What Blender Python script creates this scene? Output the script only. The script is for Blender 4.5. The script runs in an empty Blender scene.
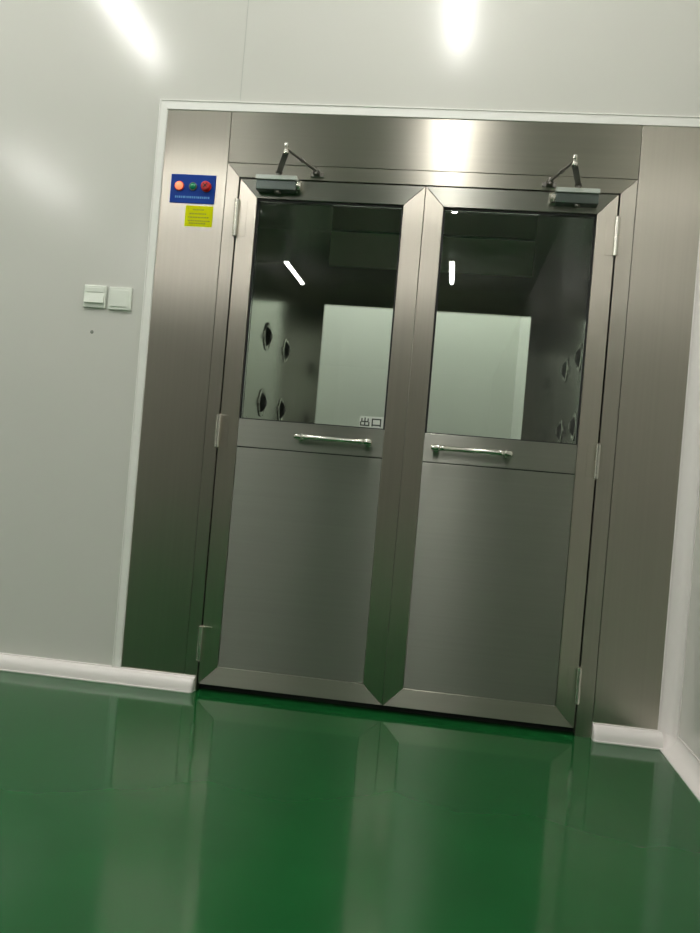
import bpy, bmesh, math
from mathutils import Vector, Matrix

# ------------------------------------------------------------------ camera, world, exposure
S = bpy.context.scene
cam_d = bpy.data.cameras.new('camera')
cam = bpy.data.objects.new('camera', cam_d)
S.collection.objects.link(cam)
cam_d.sensor_fit = 'VERTICAL'
cam_d.sensor_height = 24.0
cam_d.lens = 826.0 / 933.0 * 24.0
cam_d.clip_start = 0.02
YAW, ROLL = -0.1188, 0.0845
fw = Vector((math.sin(YAW), math.cos(YAW), 0))
rt = Vector((math.cos(YAW), -math.sin(YAW), 0))
up = Vector((0, 0, 1))
r2 = rt * math.cos(ROLL) + up * math.sin(ROLL)
u2 = up * math.cos(ROLL) - rt * math.sin(ROLL)
m = Matrix((r2, u2, -fw)).transposed().to_4x4()
m.translation = Vector((0.177, -3.173, 0.933))
cam.matrix_world = m
S.camera = cam

w = bpy.data.worlds.new('world')
S.world = w
w.use_nodes = True
w.node_tree.nodes['Background'].inputs[0].default_value = (0.5, 0.55, 0.5, 1)
w.node_tree.nodes['Background'].inputs[1].default_value = 0.05
S.view_settings.view_transform = 'Standard'
S.view_settings.look = 'None'
S.view_settings.exposure = 0.16
S.view_settings.gamma = 1.0
S.view_settings.use_curve_mapping = False
TUBE = 84.0          # brightness of the ceiling tubes of the room
TUBE_FAR = 75.0      # brightness of the unseen tubes added to light the room beyond the air shower
S.cycles.max_bounces = 10
S.cycles.glossy_bounces = 8
S.cycles.transparent_max_bounces = 12
S.cycles.sample_clamp_indirect = 6.0
S.cycles.caustics_reflective = True

C = S.collection

# ------------------------------------------------------------------ materials
def mat(name, col, rough=0.5, metal=0.0, spec=0.5, coat=0.0, coat_rough=0.1, emit=None, emit_s=0.0):
    k = bpy.data.materials.new(name)
    k.use_nodes = True
    b = k.node_tree.nodes['Principled BSDF']
    b.inputs['Base Color'].default_value = (*col, 1)
    b.inputs['Roughness'].default_value = rough
    b.inputs['Metallic'].default_value = metal
    b.inputs['Specular IOR Level'].default_value = spec
    b.inputs['Coat Weight'].default_value = coat
    b.inputs['Coat Roughness'].default_value = coat_rough
    if emit:
        b.inputs['Emission Color'].default_value = (*emit, 1)
        b.inputs['Emission Strength'].default_value = emit_s
    return k

def N(k, t, **kw):
    n = k.node_tree.nodes.new(t)
    for a, v in kw.items():
        if a.startswith('i_'):
            n.inputs[a[2:].replace('_', ' ')].default_value = v
        else:
            setattr(n, a, v)
    return n

def L(k, a, b): k.node_tree.links.new(a, b)

def noisy(k, base, var, scale, rough=None, bump=0.0, bump_dist=0.001, stretch=(1, 1, 1), detail=3.0):
    """blotchy colour variation of the thing's own paint plus faint surface unevenness"""
    b = k.node_tree.nodes['Principled BSDF']
    g = N(k, 'ShaderNodeNewGeometry')
    mp = N(k, 'ShaderNodeMapping'); mp.inputs['Scale'].default_value = stretch
    L(k, g.outputs['Position'], mp.inputs['Vector'])
    n = N(k, 'ShaderNodeTexNoise'); n.inputs['Scale'].default_value = scale; n.inputs['Detail'].default_value = detail
    L(k, mp.outputs[0], n.inputs['Vector'])
    r = N(k, 'ShaderNodeMapRange'); r.inputs['From Min'].default_value = 0.3; r.inputs['From Max'].default_value = 0.7
    r.inputs['To Min'].default_value = 1 - var; r.inputs['To Max'].default_value = 1 + var
    L(k, n.outputs[0], r.inputs[0])
    mx = N(k, 'ShaderNodeVectorMath', operation='SCALE')
    mx.inputs[0].default_value = base
    L(k, r.outputs[0], mx.inputs['Scale'])
    L(k, mx.outputs[0], b.inputs['Base Color'])
    if rough:
        r2_ = N(k, 'ShaderNodeMapRange'); r2_.inputs['From Min'].default_value = 0.3; r2_.inputs['From Max'].default_value = 0.7
        r2_.inputs['To Min'].default_value = rough[0]; r2_.inputs['To Max'].default_value = rough[1]
        L(k, n.outputs[0], r2_.inputs[0]); L(k, r2_.outputs[0], b.inputs['Roughness'])
    if bump:
        n2 = N(k, 'ShaderNodeTexNoise'); n2.inputs['Scale'].default_value = 2.6; n2.inputs['Detail'].default_value = 1.0
        L(k, g.outputs['Position'], n2.inputs['Vector'])
        bp = N(k, 'ShaderNodeBump'); bp.inputs['Strength'].default_value = bump; bp.inputs['Distance'].default_value = bump_dist
        L(k, n2.outputs[0], bp.inputs['Height']); L(k, bp.outputs[0], b.inputs['Normal'])
    return k

def steel(name, col, rough, aniso, across, bump=0.5, dist=0.004):
    """brushed stainless steel; `across` is the direction at right angles to the brushing"""
    k = mat(name, col, rough, 1.0)
    st = (1, 1, 1)
    st = (60, 60, 0.6) if abs(across[0]) > 0.5 else (0.6, 60, 60)
    noisy(k, col, 0.02, 1.6, bump=bump, bump_dist=dist, stretch=st, detail=2.0)
    b = k.node_tree.nodes['Principled BSDF']
    b.inputs['Anisotropic'].default_value = aniso
    c = N(k, 'ShaderNodeCombineXYZ')
    for i in range(3): c.inputs[i].default_value = across[i]
    L(k, c.outputs[0], b.inputs['Tangent'])
    return k

M = {}
M['wall'] = noisy(mat('wall_paint', (0.65, 0.65, 0.605), 0.18, spec=0.5), (0.65, 0.65, 0.605), 0.015, 1.5, bump=0.25, bump_dist=0.003)
M['joint'] = mat('joint_sealant', (0.50, 0.52, 0.48), 0.5)
M['trim'] = mat('white_aluminium_trim', (0.88, 0.88, 0.84), 0.35)
M['cove'] = mat('white_cove_plastic', (0.88, 0.84, 0.82), 0.32)
M['ceil'] = mat('ceiling_paint', (0.62, 0.63, 0.60), 0.45)
M['floor'] = noisy(mat('green_epoxy', (0.009, 0.098, 0.024), 0.10, spec=0.25), (0.009, 0.098, 0.024), 0.08, 2.5, rough=(0.09, 0.10), bump=0.03, bump_dist=0.003)
M['pil'] = steel('brushed_steel_upright', (0.51, 0.48, 0.42), 0.28, 0.84, (1, 0, 0))
M['hdr'] = steel('brushed_steel_crosswise', (0.45, 0.428, 0.372), 0.34, 0.94, (0, 0, 1))
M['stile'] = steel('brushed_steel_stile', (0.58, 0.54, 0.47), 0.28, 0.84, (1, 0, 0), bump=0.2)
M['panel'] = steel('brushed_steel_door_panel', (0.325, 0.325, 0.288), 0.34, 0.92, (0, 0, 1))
M['cabin'] = steel('cabin_steel', (0.50, 0.51, 0.46), 0.17, 0.0, (0, 0, 1), bump=0.15)
M['window_reflection'] = mat('window_reflection_paint', (0.86, 0.90, 0.72), 0.4)  # reflected far window painted as a pale base colour
M['polish'] = mat('polished_steel', (0.66, 0.64, 0.58), 0.24, 1.0)
M['alum'] = mat('cast_aluminium', (0.55, 0.60, 0.55), 0.40, 0.3)
M['closer'] = mat('closer_floor_reflection', (0.09, 0.11, 0.10), 0.28, 0.6)  # dark tone puts the reflected floor into the closer body's colour
M['darkmetal'] = mat('dark_steel', (0.23, 0.22, 0.20), 0.35, 1.0)
M['black'] = mat('black_rubber', (0.012, 0.013, 0.012), 0.6)
M['white'] = mat('white_plastic', (0.82, 0.86, 0.78), 0.3)
M['blue'] = mat('blue_face_plate', (0.006, 0.045, 0.30), 0.45, spec=0.15)
M['cyan'] = mat('light_blue_print', (0.10, 0.30, 0.62), 0.5)
M['yellow'] = mat('yellow_label', (0.66, 0.68, 0.0), 0.6, spec=0.08)
M['olive'] = mat('label_print', (0.30, 0.34, 0.01), 0.6)
M['ink'] = mat('grey_print', (0.05, 0.06, 0.05), 0.6)
M['sticker'] = mat('pale_sticker', (0.66, 0.70, 0.64), 0.5)
M['amber'] = mat('orange_lamp_lens', (0.9, 0.22, 0.10), 0.25, emit=(1.0, 0.30, 0.14), emit_s=0.75)
M['green'] = mat('green_lamp_lens', (0.0, 0.16, 0.07), 0.2, emit=(0.0, 0.5, 0.2), emit_s=0.08)
M['red'] = mat('red_push_button', (0.50, 0.012, 0.012), 0.3)
M['housing'] = mat('lamp_housing', (0.75, 0.76, 0.74), 0.4)
M['tube'] = mat('lamp_tube', (0.9, 0.9, 0.9), 0.4, emit=(1.0, 0.975, 0.93), emit_s=TUBE)
M['tube_far'] = mat('added_tube_beyond', (0.9, 0.9, 0.9), 0.4, emit=(1.0, 0.99, 0.95), emit_s=TUBE_FAR)
M['far'] = mat('far_room_paint', (0.68, 0.72, 0.65), 0.5)
M['farwhite'] = mat('white_door_edge', (0.86, 0.88, 0.84), 0.4)

def glass_mat(name, tint, ior):
    k = bpy.data.materials.new(name); k.use_nodes = True
    nt = k.node_tree; nt.nodes.clear()
    out = N(k, 'ShaderNodeOutputMaterial')
    t = N(k, 'ShaderNodeBsdfTransparent'); t.inputs[0].default_value = (*tint, 1)
    g = N(k, 'ShaderNodeBsdfGlossy'); g.inputs['Roughness'].default_value = 0.0
    g.inputs['Color'].default_value = (1, 1, 1, 1)
    f = N(k, 'ShaderNodeFresnel'); f.inputs['IOR'].default_value = ior
    mx = N(k, 'ShaderNodeMixShader')
    L(k, f.outputs[0], mx.inputs[0]); L(k, t.outputs[0], mx.inputs[1]); L(k, g.outputs[0], mx.inputs[2])
    L(k, mx.outputs[0], out.inputs[0])
    return k
M['glass'] = glass_mat('window_glass', (0.95, 0.97, 0.955), 1.5)
M['glass_far'] = glass_mat('far_door_glass', (0.96, 0.97, 0.96), 1.3)

# ------------------------------------------------------------------ mesh helpers
def BM(): return bmesh.new()

def box(bm, x0, x1, y0, y1, z0, z1):
    v = [bm.verts.new((x, y, z)) for z in (z0, z1) for y in (y0, y1) for x in (x0, x1)]
    for f in ((0, 2, 3, 1), (4, 5, 7, 6), (0, 1, 5, 4), (2, 6, 7, 3), (0, 4, 6, 2), (1, 3, 7, 5)):
        bm.faces.new([v[i] for i in f])

def prism(bm, pts, y0, y1):
    """polygon in x,z (front view) given depth from y0 to y1"""
    a = [bm.verts.new((x, y0, z)) for x, z in pts]
    b = [bm.verts.new((x, y1, z)) for x, z in pts]
    bm.faces.new(a); bm.faces.new(b[::-1])
    n = len(pts)
    for i in range(n): bm.faces.new((a[i], b[i], b[(i + 1) % n], a[(i + 1) % n]))

def frame_of(d):
    d = Vector(d).normalized()
    h = Vector((0, 0, 1)) if abs(d.z) < 0.9 else Vector((1, 0, 0))
    a = d.cross(h).normalized()
    return d, a, d.cross(a).normalized()

def lathe(bm, p, d, prof, seg=28):
    """profile [(distance along d, radius)] spun about the axis through p"""
    d, a, b = frame_of(d); p = Vector(p)
    rings = []
    for t, r in prof:
        rings.append([bm.verts.new(p + d * t + (a * math.cos(2 * math.pi * i / seg) + b * math.sin(2 * math.pi * i / seg)) * max(r, 1e-5)) for i in range(seg)])
    for q in range(len(rings) - 1):
        for i in range(seg):
            j = (i + 1) % seg
            bm.faces.new((rings[q][i], rings[q][j], rings[q + 1][j], rings[q + 1][i]))
    bm.faces.new(rings[0][::-1]); bm.faces.new(rings[-1])

def cyl(bm, p0, p1, r, seg=24):
    p0 = Vector(p0); p1 = Vector(p1)
    l = (p1 - p0).length; c = min(r * 0.2, l * 0.2)
    lathe(bm, p0, p1 - p0, [(0, r - c), (c, r), (l - c, r), (l, r - c)], seg)

def bar(bm, p0, p1, wd, th, nrm=(0, 0, 1)):
    """flat bar from p0 to p1, width wd in the plane, thickness th along nrm"""
    p0 = Vector(p0); p1 = Vector(p1); d = (p1 - p0).normalized()
    n = Vector(nrm); n = (n - d * n.dot(d)).normalized(); s = d.cross(n)
    v = []
    for p in (p0, p1):
        for a, b in ((-1, -1), (1, -1), (1, 1), (-1, 1)):
            v.append(bm.verts.new(p + s * a * wd / 2 + n * b * th / 2))
    for f in ((0, 1, 2, 3), (7, 6, 5, 4), (0, 4, 5, 1), (1, 5, 6, 2), (2, 6, 7, 3), (3, 7, 4, 0)):
        bm.faces.new([v[i] for i in f])

BASE = {}
def obj(name, bm, material, parent=None, bevel=0.0, smooth=True, seg=2, loc=None):
    bmesh.ops.recalc_face_normals(bm, faces=bm.faces)
    me = bpy.data.meshes.new(name)
    base = BASE.get(parent.name, Vector((0, 0, 0))) if parent else Vector(loc or (0, 0, 0))
    bmesh.ops.translate(bm, verts=bm.verts, vec=-base)
    bm.to_mesh(me); bm.free()
    o = bpy.data.objects.new(name, me); C.objects.link(o)
    me.materials.append(material)
    if parent: o.parent = parent
    else: o.location = base
    BASE[o.name] = base
    if smooth:
        for p in me.polygons: p.use_smooth = True
        me.set_sharp_from_angle(angle=math.radians(35))
    if bevel:
        b = o.modifiers.new('bevel', 'BEVEL'); b.width = bevel; b.segments = seg; b.limit_method = 'ANGLE'; b.angle_limit = math.radians(40)
        b.harden_normals = True
    return o

def tag(o, label=None, cat=None, group=None, kind=None):
    if label: o['label'] = label
    if cat: o['category'] = cat
    if group: o['group'] = group
    if kind: o['kind'] = kind
    return o

def thing(name, loc, label, cat, group=None, kind=None):
    o = bpy.data.objects.new(name, None); C.objects.link(o)
    o.empty_display_size = 0.1
    o.location = loc; BASE[o.name] = Vector(loc)
    return tag(o, label, cat, group, kind)

# ------------------------------------------------------------------ the room
XL, XR, YB, ZC = -5.6, 1.08, -18.0, 3.50
OX0, OX1, OZ = -1.052, 1.022, 2.293        # opening the air shower front fills

def wall_front_mesh():
    bm = BM(); g = 0.0015
    for a, b in ((XL, -5.48), (-5.48, -4.30), (-4.30, -3.12), (-3.12, -1.94)):
        box(bm, a + g, b - g, 0, 0.05, 0, ZC)
    prism(bm, [(-1.94 + g, 0), (OX0, 0), (OX0, OZ), (-0.76 - g, OZ), (-0.76 - g, ZC), (-1.94 + g, ZC)], 0, 0.05)
    prism(bm, [(-0.76 + g, OZ), (OX1, OZ), (OX1, 0), (XR, 0), (XR, ZC), (-0.76 + g, ZC)], 0, 0.05)
    return bm
o = obj('wall_front', wall_front_mesh(), M['wall'])
tag(o, 'pale grey-green painted panel wall around the steel double doors', 'wall', kind='structure')
bm = BM()
for x in (-5.48, -4.30, -3.12, -1.94): box(bm, x - 0.004, x + 0.004, 0.003, 0.03, 0.0, ZC)
for x in (-0.76,): box(bm, x - 0.004, x + 0.004, 0.0012, 0.03, OZ, ZC)
obj('panel_joint', bm, M['joint'], o)

o = tag(obj('wall_right', (lambda b: (box(b, XR, XR + 0.05, YB, 0.05, 0, ZC), b)[1])(BM()), M['wall']),
        'pale painted panel wall meeting the door wall at the right corner', 'wall', kind='structure')
o = tag(obj('wall_left', (lambda b: (box(b, XL - 0.05, XL, YB, 0.05, 0, ZC), b)[1])(BM()), M['wall']),
        'pale painted panel wall at the far left of the room', 'wall', kind='structure')
o = tag(obj('wall_back', (lambda b: (box(b, XL - 0.05, XR + 0.05, YB - 0.05, YB, 0, ZC), b)[1])(BM()), M['wall']),
        'pale painted panel wall opposite the steel double doors', 'wall', kind='structure')
o = tag(obj('ceiling', (lambda b: (box(b, XL - 0.05, XR + 0.05, YB - 0.05, 0.05, ZC, ZC + 0.05), b)[1])(BM()), M['ceil']),
        'pale flat ceiling carrying rows of tube lamps', 'ceiling', kind='structure')
o = tag(obj('floor_beyond', (lambda b: (box(b, -2.2, 0.56, 1.552, 2.349, 0.0002, 0.004), b)[1])(BM()), M['joint']),  # unseen pale sheet added over the green floor to bounce neutral light
        'unseen pale floor added to brighten the passage beyond the air shower', 'floor', kind='structure')
o = tag(obj('floor', (lambda b: (box(b, XL - 0.05, XR + 0.05, YB - 0.05, 5.0, -0.06, 0), b)[1])(BM()), M['floor']),
        'glossy dark green epoxy floor', 'floor', kind='structure')

# white aluminium strip around the steel front (left upright and head)
bm = BM()
x0, x1, zt0, zt1 = -1.086, -1.050, 2.291, 2.330
prism(bm, [(x0, 0.052), (x1, 0.052), (x1, zt0), (x0, zt1)], -0.006, 0.0)
prism(bm, [(x0, zt1), (x1, zt0), (1.035, zt0), (1.035, zt1)], -0.006, 0.0)
box(bm, x0 + 0.001, x0 + 0.006, -0.010, -0.004, 0.052, zt1 - 0.002)
box(bm, x1 - 0.006, x1 - 0.001, -0.010, -0.004, 0.052, zt0)
box(bm, x0 + 0.002, 1.035, -0.009, -0.004, zt1 - 0.006, zt1 - 0.001)
tag(obj('trim_1', bm, M['trim'], bevel=0.0012), 'narrow white edging strip running up the left side and over the top of the steel front', 'trim', kind='structure')

# cove profile: section points (distance from wall, height) of a concave strip with small lips
def cove_section(r=0.052, n=10):
    pts = [(0, 0), (r + 0.006, 0), (r + 0.006, 0.004)]
    for i in range(n + 1):
        a = math.pi / 2 * i / n
        # arc centre (r+.004, r+.004): concave towards the room, kept a little full
        cx = r * (1 - math.sin(a)) ; cz = r * (1 - math.cos(a))
        pts.append((cx + 0.003, cz + 0.004))
    pts += [(0.006, r + 0.010), (0, r + 0.010)]
    return pts
def bull_section(r=0.052, n=10):
    """gently rounded face between two small lips"""
    pts = [(0, 0), (0.046, 0), (0.047, 0.005)]
    for i in range(n + 1):
        t = i / n
        ang = math.pi / 2 * t
        cx = 0.010 + 0.032 * math.cos(ang) ** 0.9; cz = 0.006 + 0.048 * math.sin(ang) ** 0.9
        pts.append((cx, cz))
    pts += [(0.008, 0.056), (0.008, 0.060), (0, 0.060)]
    return pts
def sweep(bm, sec, fn, ends=True):
    """sec: (d, h) list; fn(k,(d,h)) gives the 3-D point at station k (0,1,..)"""
    rings = []
    for k in range(fn[0]):
        rings.append([bm.verts.new(fn[1](k, s)) for s in sec])
    n = len(sec)
    for k in range(len(rings) - 1):
        for i in range(n):
            bm.faces.new((rings[k][i], rings[k][(i + 1) % n], rings[k + 1][(i + 1) % n], rings[k + 1][i]))
    bm.faces.new(rings[0]); bm.faces.new(rings[-1][::-1])

SEC = bull_section()
def end_round(xe, sgn, secn=5, rad=0.016):
    """stations near a rounded end at x=xe; sgn=+1 when the end faces +x; returns [(x, scale)]"""
    st = []
    for i in range(secn + 1):
        a = math.pi / 2 * i / secn
        st.append((xe - sgn * rad * (1 - math.sin(a)), 1 - 0.25 * (1 - math.cos(a))))
    return st
bm = BM()
st = [(XL, 1)] + end_round(-0.742, 1)
sweep(bm, SEC, (len(st), lambda k, s: (st[k][0], -s[0] * st[k][1], s[1] * (0.5 + 0.5 * st[k][1]) if k < 0 else s[1])))
tag(obj('baseboard_front', bm, M['cove']), 'white rounded skirting along the wall left of the doors', 'baseboard', kind='structure')
bm = BM()
st2 = [(1.034, 1)] + [(x, s) for x, s in end_round(0.787, -1)]
sweep(bm, SEC, (len(st2), lambda k, s: (st2[k][0], -s[0] * st2[k][1], s[1])))
tag(obj('baseboard_front.001', bm, M['cove']), 'short white rounded skirting piece between the doors and the right corner', 'baseboard', kind='structure')
SECC = cove_section()
bm = BM()
sweep(bm, SECC, (2, lambda k, s: (XR - s[0], (-0.046, YB + 0.01)[k], s[1])))
tag(obj('baseboard_right', bm, M['cove']), 'white cove skirting running towards the viewer along the right wall', 'baseboard', kind='structure')
bm = BM()
sweep(bm, SECC, (2, lambda k, s: (XL + s[0], (-0.01, YB + 0.01)[k], s[1])))
tag(obj('baseboard_left', bm, M['cove']), 'white cove skirting at the foot of the far left wall', 'baseboard', kind='structure')
bm = BM()
sweep(bm, SECC, (2, lambda k, s: ((XL, XR)[k], YB + s[0], s[1])))
tag(obj('baseboard_back', bm, M['cove']), 'white cove skirting at the foot of the wall opposite the doors', 'baseboard', kind='structure')

# vertical corner cove
def corner_section(n=12):
    pts = [(XR, 0.0), (1.020, 0.0), (1.020, -0.005), (1.024, -0.006)]
    r = 0.047
    for i in range(n + 1):
        a = math.pi / 2 * i / n
        pts.append((1.026 + r * math.sin(a), -0.005 - r * (1 - math.cos(a))))
    pts += [(1.074, -0.058), (XR, -0.058)]
    return pts
bm = BM()
cs = corner_section()
sweep(bm, cs, (2, lambda k, s: (s[0], s[1], (0.05, ZC - 0.002)[k])))
tag(obj('trim_2', bm, M['cove']), 'white rounded cove strip up the corner right of the steel front', 'trim', kind='structure')
# moulded corner piece where the three coves meet
bm = BM()
R = 0.050; n = 10
ctr = Vector((XR - R - 0.004, -R - 0.004, R + 0.004))
grid = []
for i in range(n + 1):
    row = []
    th = math.pi / 2 * i / n                        # from straight down to level
    for j in range(n + 1):
        ph = math.pi / 2 * j / n
        d = Vector((math.sin(th) * math.cos(ph), math.sin(th) * math.sin(ph), -math.cos(th)))
        row.append(bm.verts.new(ctr + d * R))
    grid.append(row)
for i in range(n):
    for j in range(n): bm.faces.new((grid[i][j], grid[i + 1][j], grid[i + 1][j + 1], grid[i][j + 1]))
# solid backing to floor and walls
c0 = [bm.verts.new((XR - 0.001, ctr.y + (-0.0), 0.0)), ]
bmesh.ops.delete(bm, geom=c0, context='VERTS')
bmesh.ops.remove_doubles(bm, verts=bm.verts, dist=1e-5)
o = obj('trim_3', bm, M['cove'])
sm = o.modifiers.new('solid', 'SOLIDIFY'); sm.thickness = 0.004; sm.offset = 1.0
tag(o, 'small white moulded piece where the skirtings and corner strip meet', 'trim', kind='structure')

# ------------------------------------------------------------------ air shower cabin
A = thing('air_shower', (0, 0.75, 0), 'brushed stainless steel air shower cabin with side panels and header around the double doors', 'air shower')
F = -0.002                                          # front plane of the sheet steel
bm = BM(); box(bm, -1.050, -0.789, F, 0.03, 0.0, 2.291)
tag(obj('side_panel', bm, M['pil'], A, bevel=0.0012), 'steel side panel left of the doors')
bm = BM(); box(bm, 0.7865, 1.022, F, 0.03, 0.0, 2.291)
tag(obj('side_panel', bm, M['pil'], A, bevel=0.0012), 'steel side panel right of the doors')
bm = BM(); box(bm, -0.7868, 0.7843, F, 0.03, 2.0895, 2.291)
obj('header_panel', bm, M['hdr'], A, bevel=0.0012)
# door frame with mitred corners
fx0, fx1, ix, iz, fz = -0.7868, 0.7843, 0.7365, 2.0335, 2.0875
bm = BM(); prism(bm, [(fx0, 0), (-ix, 0), (-ix, iz), (fx0, fz)], F, 0.045)
obj('door_jamb', bm, M['pil'], A, bevel=0.001)
bm = BM(); prism(bm, [(ix - 0.010, 0), (fx1, 0), (fx1, fz), (ix - 0.010, iz)], F, 0.045)
obj('door_jamb', bm, M['pil'], A, bevel=0.001)
bm = BM(); prism(bm, [(fx0 + 0.001, fz), (-ix + 0.0005, iz), (ix - 0.0105, iz), (fx1 - 0.001, fz)], F, 0.045)
obj('frame_head', bm, M['hdr'], A, bevel=0.001)
# dark rebate behind the gaps
bm = BM()
box(bm, -0.80, -0.700, 0.048, 0.060, 0.0, 2.10)
box(bm, 0.690, 0.80, 0.048, 0.060, 0.0, 2.10)
box(bm, -0.70, 0.690, 0.048, 0.060, 1.995, 2.10)
box(bm, -0.70, 0.690, 0.048, 0.060, 0.0, 0.050)
obj('door_seal', bm, M['black'], A)
# cabin shell
CY = 1.50
bm = BM(); box(bm, -1.05, -0.73, 0.061, CY, 0.0, 2.29)
obj('cabin_wall', bm, M['cabin'], A)
bm = BM(); box(bm, 0.725, 1.02, 0.061, CY, 0.0, 2.29)
obj('cabin_wall', bm, M['cabin'], A)
bm = BM(); box(bm, -0.729, 0.724, 0.061, CY, 2.27, 2.29)
obj('cabin_ceiling', bm, M['cabin'], A)
bm = BM()
EX0, EX1, EZ = -0.640, 0.600, 1.880
box(bm, -1.05, EX0, CY, CY + 0.05, 0.0, 2.29)
box(bm, EX1, 1.02, CY, CY + 0.05, 0.0, 2.29)
box(bm, EX0, EX1, CY, CY + 0.05, EZ, 2.29)
obj('cabin_end_wall', bm, M['cabin'], A)
bm = BM(); box(bm, -0.600, 0.545, CY - 0.016, CY, 2.070, 2.262)  # added panel; pale colour stands for the far window's reflection in the ceiling
tag(obj('reflection_panel', bm, M['window_reflection'], A, bevel=0.002), 'pale olive panel painted as the far window reflected above the far door')
bm = BM(); box(bm, -0.729, 0.724, 0.061, CY, 0.001, 0.012)
obj('cabin_floor', bm, M['cabin'], A)
# air nozzles, three rows in the left and the right cabin wall
def nozzle(side, y, z):
    x = -0.73 if side < 0 else 0.725
    d = (-side, 0, 0)
    bm = BM()
    R_ = 0.058
    lathe(bm, (x, y, z), d, [(0, R_ + 0.010), (0.004, R_ + 0.009), (0.007, R_), (0.004, R_ - 0.006), (0.0015, R_ - 0.012), (0.001, 0.001)], 32)
    o = obj('air_nozzle', bm, M['cabin'], A)
    bm = BM()
    lathe(bm, (x - side * 0.0022, y, z), d, [(0, R_ - 0.012), (0.002, R_ - 0.014), (0.014, 0.030), (0.018, 0.020), (0.018, 0.001)], 28)
    e = obj('nozzle_ball', bm, M['black'], o)
    bm = BM()
    lathe(bm, (x - side * 0.0205, y, z), d, [(0, 0.017), (0.004, 0.015), (0.004, 0.001)], 20)
    obj('nozzle_mouth', bm, M['darkmetal'], o)
for side in (-1, 1):
    for y in (0.67, 1.12):
        for z in (0.60, 0.90, 1.20, 1.515):
            nozzle(side, y, z)

# far door of the cabin
D3 = thing('door_3', (0, CY + 0.02, 0), 'glazed far door of the air shower with a bright pale room behind it', 'door', kind='structure')
y0, y1 = CY + 0.001, CY + 0.040
GX0, GX1, GZ0, GZ1 = -0.607, 0.5605, 0.95, 1.848
bm = BM()
prism(bm, [(EX0, 0.0), (GX0, 0.0), (GX0, EZ), (EX0, EZ)], y0, y1)
obj('stile', bm, M['cabin'], D3)
bm = BM(); box(bm, GX1, EX1, y0, y1, 0.0, EZ)
obj('stile', bm, M['cabin'], D3)
bm = BM(); box(bm, GX0 + .0005, GX1 - .0005, y0, y1, GZ1 + .0005, EZ)
obj('rail', bm, M['cabin'], D3)
bm = BM(); box(bm, GX0 + .0005, GX1 - .0005, y0, y1, 0.02, GZ0 - .0005)
obj('door_panel', bm, M['cabin'], D3, bevel=0.001)
bm = BM(); box(bm, GX0 + .0005, GX1 - .0005, y0 + 0.014, y0 + 0.019, GZ0, GZ1)
obj('glass_pane', bm, M['glass_far'], D3, smooth=False)

# room beyond the cabin
bm = BM()
FX0, FX1, FY = -2.2, 0.562, 2.35
box(bm, FX0, FX1, FY, FY + 0.05, 0, 2.8)
tag(obj('wall_beyond', bm, M['far']), 'pale wall seen through both sets of door glass', 'wall', kind='structure')
bm = BM(); box(bm, FX0 - 0.05, FX0, 0.06, FY + 0.05, 0, 2.8)
tag(obj('wall_beyond_left', bm, M['far']), 'left wall of the pale room beyond the air shower', 'wall', kind='structure')
bm = BM(); box(bm, FX1, FX1 + 0.05, CY + 0.051, FY + 0.05, 0, 2.8)
tag(obj('wall_beyond_right', bm, M['far']), 'right wall of the pale room beyond the air shower', 'wall', kind='structure')
bm = BM(); box(bm, FX0 - 0.05, FX1 + 0.05, 0.06, FY + 0.05, 2.8, 2.85)
tag(obj('ceiling_beyond', bm, M['far']), 'ceiling of the pale room beyond the air shower', 'ceiling', kind='structure')

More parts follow.
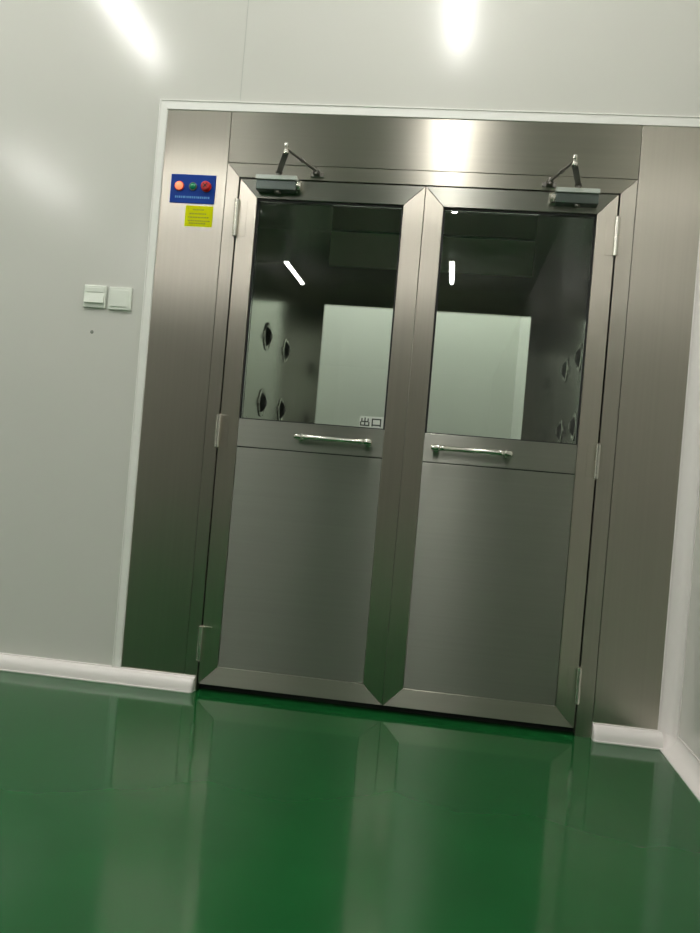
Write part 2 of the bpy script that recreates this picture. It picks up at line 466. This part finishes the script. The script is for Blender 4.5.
# ------------------------------------------------------------------ near door leaves
def leaf(name, label, s):
    """s=-1 the left leaf (hinged left), s=+1 the right leaf"""
    T = thing(name, (s * 0.731 if s < 0 else 0.7215, 0.02, 0.0), label, 'door', kind='structure')
    fo = -0.004; fb = 0.038
    hx = 0.7295 if s < 0 else 0.7195                 # hinge edge
    X = lambda v: s * v
    hi = 0.657 if s < 0 else 0.6475                 # inner edge of hinge stile
    ci = 0.0795 if s < 0 else 0.0735                # inner edge of meeting stile
    mt = 0.0008 if s < 0 else 0.0012
    z0, z1, b1, t1, m0, m1 = 0.0305, 2.0275, 0.1035, 1.953, 0.9745, 1.085
    bm = BM(); prism(bm, [(X(hx), z0), (X(hi), b1), (X(hi), t1), (X(hx), z1)], fo, fb)
    obj('stile', bm, M['stile'], T, bevel=0.0012)
    bm = BM(); prism(bm, [(X(mt), z0), (X(ci), b1), (X(ci), t1), (X(mt), z1)], fo, fb)
    obj('stile', bm, M['stile'], T, bevel=0.0016)
    e = 0.0006
    bm = BM(); prism(bm, [(X(hx - 2 * e), z1), (X(hi - e), t1), (X(ci + e), t1), (X(mt + 2 * e), z1)], fo, fb)
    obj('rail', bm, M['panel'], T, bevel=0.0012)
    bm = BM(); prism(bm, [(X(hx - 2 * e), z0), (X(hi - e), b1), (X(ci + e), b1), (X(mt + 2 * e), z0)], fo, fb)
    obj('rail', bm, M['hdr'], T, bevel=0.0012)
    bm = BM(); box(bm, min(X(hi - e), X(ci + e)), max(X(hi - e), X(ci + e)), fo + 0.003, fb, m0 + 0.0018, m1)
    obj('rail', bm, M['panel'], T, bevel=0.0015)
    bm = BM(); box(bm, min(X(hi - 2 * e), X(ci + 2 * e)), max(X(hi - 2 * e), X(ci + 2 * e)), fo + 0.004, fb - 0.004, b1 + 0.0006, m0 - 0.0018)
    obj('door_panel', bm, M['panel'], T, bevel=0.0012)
    # glass and its black gasket
    ga, gb = hi - e, ci + e
    bm = BM()
    for (a, b, c, d) in ((ga, ga - 0.007, m1 + .0005, t1 - .0005), (gb + 0.007, gb, m1 + .0005, t1 - .0005), (ga - 0.007, gb + 0.007, t1 - 0.008, t1 - .0005), (ga - 0.007, gb + 0.007, m1 + .0005, m1 + 0.004)):
        box(bm, min(X(a), X(b)), max(X(a), X(b)), fo + 0.010, fb - 0.006, c, d)
    a_, b_ = X(hi - 2 * e), X(ci + 2 * e)
    box(bm, min(a_, b_), max(a_, b_), fo + 0.0058, fb - 0.008, m0 - 0.0017, m0 + 0.0017)  # black strip paints in the shade of the seam below the mid rail
    obj('gasket_and_seam_shade', bm, M['black'], T)
    bm = BM(); box(bm, min(X(ga - 0.0072), X(gb + 0.0072)), max(X(ga - 0.0072), X(gb + 0.0072)), 0.012, 0.018, m1 + 0.0042, t1 - 0.0082)
    obj('glass_pane', bm, M['glass'], T, smooth=False)
    # pull handle: bar with collars and two feet
    if s < 0: xa, xb = -0.424, -0.120
    else: xa, xb = 0.103, 0.409
    zc, yc = 1.031, -0.046
    r = 0.0098
    ln = xb - xa
    bm = BM()
    lathe(bm, (xa, yc, zc), (1, 0, 0), [(0, 0.004), (0.003, 0.0095), (0.010, 0.0125), (0.030, 0.0125), (0.034, 0.009), (0.038, 0.0115), (0.052, 0.0115), (0.055, r),
              (ln - 0.055, r), (ln - 0.052, 0.0115), (ln - 0.038, 0.0115), (ln - 0.034, 0.009), (ln - 0.030, 0.0125), (ln - 0.010, 0.0125), (ln - 0.003, 0.0095), (ln, 0.004)], 28)
    h = obj('pull_handle', bm, M['polish'], T)
    for xx in (xa + 0.020, xb - 0.020):
        bm = BM(); lathe(bm, (xx, fo + 0.003, zc), (0, -1, 0), [(0, 0.016), (0.004, 0.015), (0.006, 0.009), (abs(yc) - 0.004, 0.008)], 24)
        obj('handle_foot', bm, M['polish'], h)
    # three barrel hinges
    for (za, zb) in ((1.795, 1.945), (0.962, 1.097), (0.122, 0.262)):
        xh = s * (hx + (0.0035 if s < 0 else 0.002))
        zm = (za + zb) / 2
        bm = BM()
        lathe(bm, (xh, -0.0145, za), (0, 0, 1), [(0, 0.006), (0.003, 0.0100), (zm - za - 0.0015, 0.0100), (zm - za - 0.0015, 0.007), (zm - za + 0.0015, 0.007), (zm - za + 0.0015, 0.0103), (zb - za - 0.003, 0.0103), (zb - za, 0.0045)], 20)
        hg = obj('hinge', bm, M['polish'], T)
        bm = BM(); box(bm, min(s * (hx - 0.002), s * (hx - 0.036)), max(s * (hx - 0.002), s * (hx - 0.036)), fo - 0.0018, fo - 0.0001, za + 0.004, zb - 0.004)
        obj('hinge_plate', bm, M['stile'], hg, bevel=0.0006)
    return T
LF = leaf('door_1', 'left steel door leaf with a window, exit sticker in its glass corner', -1)
RF = leaf('door_2', 'right steel door leaf with a window and a horizontal pull handle', 1)

# door closers, seen slightly from below: body on the leaf, two-piece arm up to the frame
def closer(T, xa, xb, s, elbow, shoe, spx):
    bm = BM()
    box(bm, xa, xb, -0.050, -0.0045, 1.974, 2.012)
    b = obj('door_closer', bm, M['closer'], T, bevel=0.004, seg=3)
    bm = BM(); box(bm, xa - 0.002, xb + 0.002, -0.056, -0.0045, 2.0125, 2.030)
    tag(obj('top_cover', bm, M['alum'], b, bevel=0.002), 'lighter top edge')
    ex = xb if s < 0 else xa
    bm = BM(); lathe(bm, (ex, -0.027, 1.999), (-s, 0, 0), [(0, 0.019), (0.004, 0.021), (0.014, 0.021), (0.018, 0.017), (0.022, 0.010)], 28)
    tag(obj('end_cap', bm, M['polish'], b), 'bright round end cap')
    bm = BM(); lathe(bm, (spx, -0.030, 1.966), (0, 0, 1), [(0, 0.010), (0.003, 0.013), (0.008, 0.013)], 24)
    lathe(bm, (spx, -0.030, 2.030), (0, 0, 1), [(0, 0.011), (0.010, 0.011), (0.012, 0.009), (0.016, 0.009)], 20)
    obj('spindle', bm, M['darkmetal'], b)
    e = Vector(elbow)
    bm = BM(); bar(bm, (spx, -0.030, 2.049), (e.x, e.y, 2.049), 0.022, 0.006)
    lathe(bm, (spx, -0.030, 2.045), (0, 0, 1), [(0, 0.014), (0.008, 0.014)], 20)
    obj('main_arm', bm, M['darkmetal'], b, bevel=0.001)
    bm = BM(); lathe(bm, (e.x, e.y, 2.043), (0, 0, 1), [(0, 0.008), (0.002, 0.010), (0.012, 0.010), (0.014, 0.007), (0.024, 0.007), (0.027, 0.009), (0.038, 0.008), (0.041, 0.004)], 24)
    tag(obj('elbow_joint', bm, M['polish'], b), 'bright elbow pin')
    sh = Vector(shoe)
    a = Vector((e.x, e.y, 2.062)); c = Vector((sh.x, sh.y - 0.020, 2.058))
    bm = BM(); cyl(bm, a, c, 0.0048, 16)
    mid = a.lerp(c, 0.50); dd = (c - a).normalized()
    lathe(bm, mid - dd * 0.010, dd, [(0, 0.0075), (0.020, 0.0075)], 6)
    obj('link_rod', bm, M['darkmetal'], b)
    bm = BM()
    box(bm, sh.x - 0.026, sh.x + 0.026, -0.0085, -0.0022, 2.045, 2.062)
    box(bm, sh.x - 0.012, sh.x + 0.012, -0.040, -0.008, 2.048, 2.053)
    box(bm, sh.x - 0.012, sh.x + 0.012, -0.040, -0.008, 2.058, 2.062)
    lathe(bm, (sh.x, sh.y - 0.020, 2.045), (0, 0, 1), [(0, 0.006), (0.026, 0.006)], 16)
    obj('arm_shoe', bm, M['darkmetal'], b, bevel=0.0008)
closer(LF, -0.655, -0.497, -1, (-0.503, -0.238, 2.06), (-0.425, -0.015, 2.06), -0.572)
closer(RF, 0.486, 0.642, 1, (0.523, -0.230, 2.06), (0.462, -0.015, 2.06), 0.566)

# ------------------------------------------------------------------ exit sticker on the left glass
ST = thing('exit_sticker', (-0.133, 0.0105, 1.11), 'small white exit sticker in the lower right corner of the left door glass', 'sticker')
bm = BM(); box(bm, -0.181, -0.088, 0.0112, 0.0118, 1.0905, 1.133)
obj('sticker_sheet', bm, M['sticker'], ST)
def strokes(bm, x, z, w_, h_, segs, t, y0, y1):
    for (a, b, c, d) in segs:
        xa, xb = x + a * w_, x + c * w_; za, zb = z + b * h_, z + d * h_
        box(bm, min(xa, xb) - t / 2, max(xa, xb) + t / 2, y0, y1, min(za, zb) - t / 2, max(za, zb) + t / 2)
bm = BM()
CHU = [(0.5, 0, 0.5, 1), (0.12, 0.55, 0.12, 0.9), (0.88, 0.55, 0.88, 0.9), (0.12, 0.52, 0.88, 0.52), (0, 0.02, 0, 0.42), (1, 0.02, 1, 0.42), (0, 0, 1, 0)]
KOU = [(0, 0, 0, 1), (1, 0, 1, 1), (0, 1, 1, 1), (0, 0.12, 1, 0.12)]
strokes(bm, -0.176, 1.097, 0.032, 0.028, CHU, 0.0048, 0.0105, 0.0111)
strokes(bm, -0.131, 1.097, 0.032, 0.026, KOU, 0.0050, 0.0105, 0.0111)
obj('lettering', bm, M['ink'], ST)

# ------------------------------------------------------------------ control panel and yellow label on the left side panel
CP = thing('control_panel', (-0.92, -0.002, 1.977), 'small blue control plate with lamps and buttons on the left steel side panel', 'control panel')
x0, x1, z0, z1 = -1.012, -0.829, 1.920, 2.034
bm = BM(); box(bm, x0, x1, -0.0065, -0.0025, z0, z1)
obj('face_plate', bm, M['blue'], CP, bevel=0.0015)
def lamp(nm, x, z, r, mt_, lab, prof, rim):
    bm = BM(); lathe(bm, (x, -0.0068, z), (0, -1, 0), [(0, r + 0.003), (0.004, r + 0.003), (0.006, r + 0.001)], 28)
    p = obj(nm, bm, rim, CP)
    bm = BM(); lathe(bm, (x, -0.0122, z), (0, -1, 0), prof, 28)
    tag(obj('button_cap', bm, mt_, p), lab)
dome = lambda r, h: [(h * math.sin(a * math.pi / 16), max(r * math.cos(a * math.pi / 16), 0.0006)) for a in range(0, 9)]
lamp('signal_lamp', -0.975, 1.986, 0.0165, M['amber'], 'glowing orange lens', dome(0.0165, 0.013), M['red'])
lamp('start_button', -0.919, 1.986, 0.0135, M['green'], 'dark green lens', dome(0.0135, 0.009), M['darkmetal'])
lamp('stop_button', -0.865, 1.987, 0.0175, M['red'], 'red mushroom button', [(0, 0.010), (0.005, 0.010), (0.006, 0.0170), (0.010, 0.0185), (0.013, 0.0165), (0.014, 0.010)], M['red'])
bm = BM()
for a in (math.pi / 4, -math.pi / 4):
    dx, dz = 0.011 * math.cos(a), 0.011 * math.sin(a)
    bar(bm, (-0.865 - dx, -0.0268, 1.987 - dz), (-0.865 + dx, -0.0268, 1.987 + dz), 0.0035, 0.0012, (0, 1, 0))
tag(obj('turn_mark', bm, M['black'], CP), 'dark crossed marks on the red button')
bm = BM()
px = -0.990
for wd in (5, 3, 6, 4, 7, 3, 5, 6, 4, 5, 3, 6, 5, 4, 6, 3, 5):
    box(bm, px, px + wd * 0.0012, -0.0072, -0.0066, 1.9395, 1.9475)
    px += wd * 0.0012 + 0.0028
obj('printed_line', bm, M['cyan'], CP)

YL = thing('warning_label', (-0.887, -0.002, 1.87), 'bright yellow label stuck on steel below the blue control plate', 'label')
bm = BM(); box(bm, -0.944, -0.831, -0.0034, -0.0026, 1.829, 1.912)
obj('label_sheet', bm, M['yellow'], YL)
bm = BM()
import random
rnd = random.Random(4)
for z, a, b in ((1.896, -0.912, -0.872), (1.880, -0.926, -0.856), (1.866, -0.930, -0.850), (1.852, -0.930, -0.845), (1.842, -0.926, -0.862)):
    q = a
    while q < b:
        l = rnd.uniform(0.004, 0.009)
        box(bm, q, q + l, -0.0041, -0.0035, z - 0.0025, z + 0.0025)
        q += l + 0.0025
obj('printed_line', bm, M['olive'], YL)

# ------------------------------------------------------------------ switches and wall mark
def switch(x0, x1, z0, z1, label, left):
    T = thing('light_switch', ((x0 + x1) / 2, 0, (z0 + z1) / 2), label, 'light switch', group='switches left of the doors')
    bm = BM(); box(bm, x0, x1, -0.010, -0.0003, z0, z1)
    obj('switch_plate', bm, M['white'], T, bevel=0.003, seg=3)
    if left:
        bm = BM(); box(bm, x0 + 0.010, x1 - 0.010, -0.0125, -0.0102, z1 - 0.028, z1 - 0.010)
        obj('upper_cover', bm, M['white'], T, bevel=0.001)
        bm = BM()
        v = [bm.verts.new(p) for p in ((x0 + 0.006, -0.0102, z0 + 0.018), (x1 - 0.006, -0.0102, z0 + 0.018), (x1 - 0.006, -0.0102, z1 - 0.032), (x0 + 0.006, -0.0102, z1 - 0.032),
                                        (x0 + 0.006, -0.0200, z0 + 0.018), (x1 - 0.006, -0.0200, z0 + 0.018), (x1 - 0.006, -0.0125, z1 - 0.032), (x0 + 0.006, -0.0125, z1 - 0.032))]
        for f in ((0, 1, 2, 3), (4, 5, 6, 7), (0, 1, 5, 4), (2, 3, 7, 6), (1, 2, 6, 5), (0, 3, 7, 4)): bm.faces.new([v[i] for i in f])
        obj('rocker', bm, M['white'], T, bevel=0.001)
    else:
        bm = BM(); box(bm, x0 + 0.009, x1 - 0.014, -0.0135, -0.0102, z0 + 0.012, z1 - 0.012)
        obj('rocker', bm, M['white'], T, bevel=0.002)
switch(-1.334, -1.241, 1.482, 1.572, 'white wall switch with a raised rocker, farther from the steel front', True)
switch(-1.229, -1.134, 1.479, 1.570, 'white wall switch with a flat rocker, nearer the steel front', False)
bm = BM(); lathe(bm, (-1.290, -0.0002, 1.385), (0, -1, 0), [(0, 0.0075), (0.0012, 0.006), (0.0018, 0.003)], 16)
tag(obj('wall_plug', bm, mat('grey_plug', (0.22, 0.24, 0.20), 0.6)), 'tiny dark plug in the wall under the left switch', 'wall plug')

# ------------------------------------------------------------------ ceiling lamps
def ceiling_light(x, ya, yb, zc, tube, label, group=None):
    T = thing('ceiling_light', (x, (ya + yb) / 2, zc), label, 'ceiling light', group=group)
    bm = BM(); prism(bm, [(x - 0.075, zc - 0.001), (x + 0.075, zc - 0.001), (x + 0.055, zc - 0.028), (x - 0.055, zc - 0.028)], ya - 0.02, yb + 0.02)
    obj('lamp_housing', bm, M['housing'], T, bevel=0.003)
    bm = BM()
    n = 14; ring = []
    for yy in (ya, yb):
        ring.append([bm.verts.new((x + 0.028 * math.cos(math.pi * i / n), yy, zc - 0.0285 - 0.026 * math.sin(math.pi * i / n))) for i in range(n + 1)])
    for i in range(n): bm.faces.new((ring[0][i], ring[0][i + 1], ring[1][i + 1], ring[1][i]))
    bm.faces.new((ring[0][0], ring[0][n], ring[1][n], ring[1][0])); bm.faces.new(ring[0][::-1]); bm.faces.new(ring[1])
    tag(obj('diffuser', bm, tube, T), 'glowing white diffuser')
rows = (((0.025, -0.55, -1.78), (0.025, -3.62, -4.80), (0.010, -6.70, -7.80)), 'right'), \
       (((-1.93, -0.70, -1.98), (-2.02, -3.90, -5.10), (-2.10, -7.15, -8.35)), 'middle'), \
       (((-3.95, -0.70, -1.90), (-3.95, -3.80, -5.05), (-3.95, -7.10, -8.30)), 'left')
for ys, nm in rows:
    for (x, a, b), pos in zip(ys, ('nearest the door wall', 'second from the door wall', 'farthest from the door wall')):
        ceiling_light(x, b, a, ZC, M['tube'], 'white ceiling tube lamp in the %s row, %s' % (nm, pos), 'tube lamps on the room ceiling')
ceiling_light(-0.75, 1.66, 2.24, 2.8, M['tube_far'], 'left unseen tube lamp added to light the pale passage beyond the air shower', 'added tube lamps in the passage beyond')  # unseen lamps added to brighten the view through the far glass
ceiling_light(0.10, 1.66, 2.24, 2.8, M['tube_far'], 'right unseen tube lamp added to light the pale passage beyond the air shower', 'added tube lamps in the passage beyond')
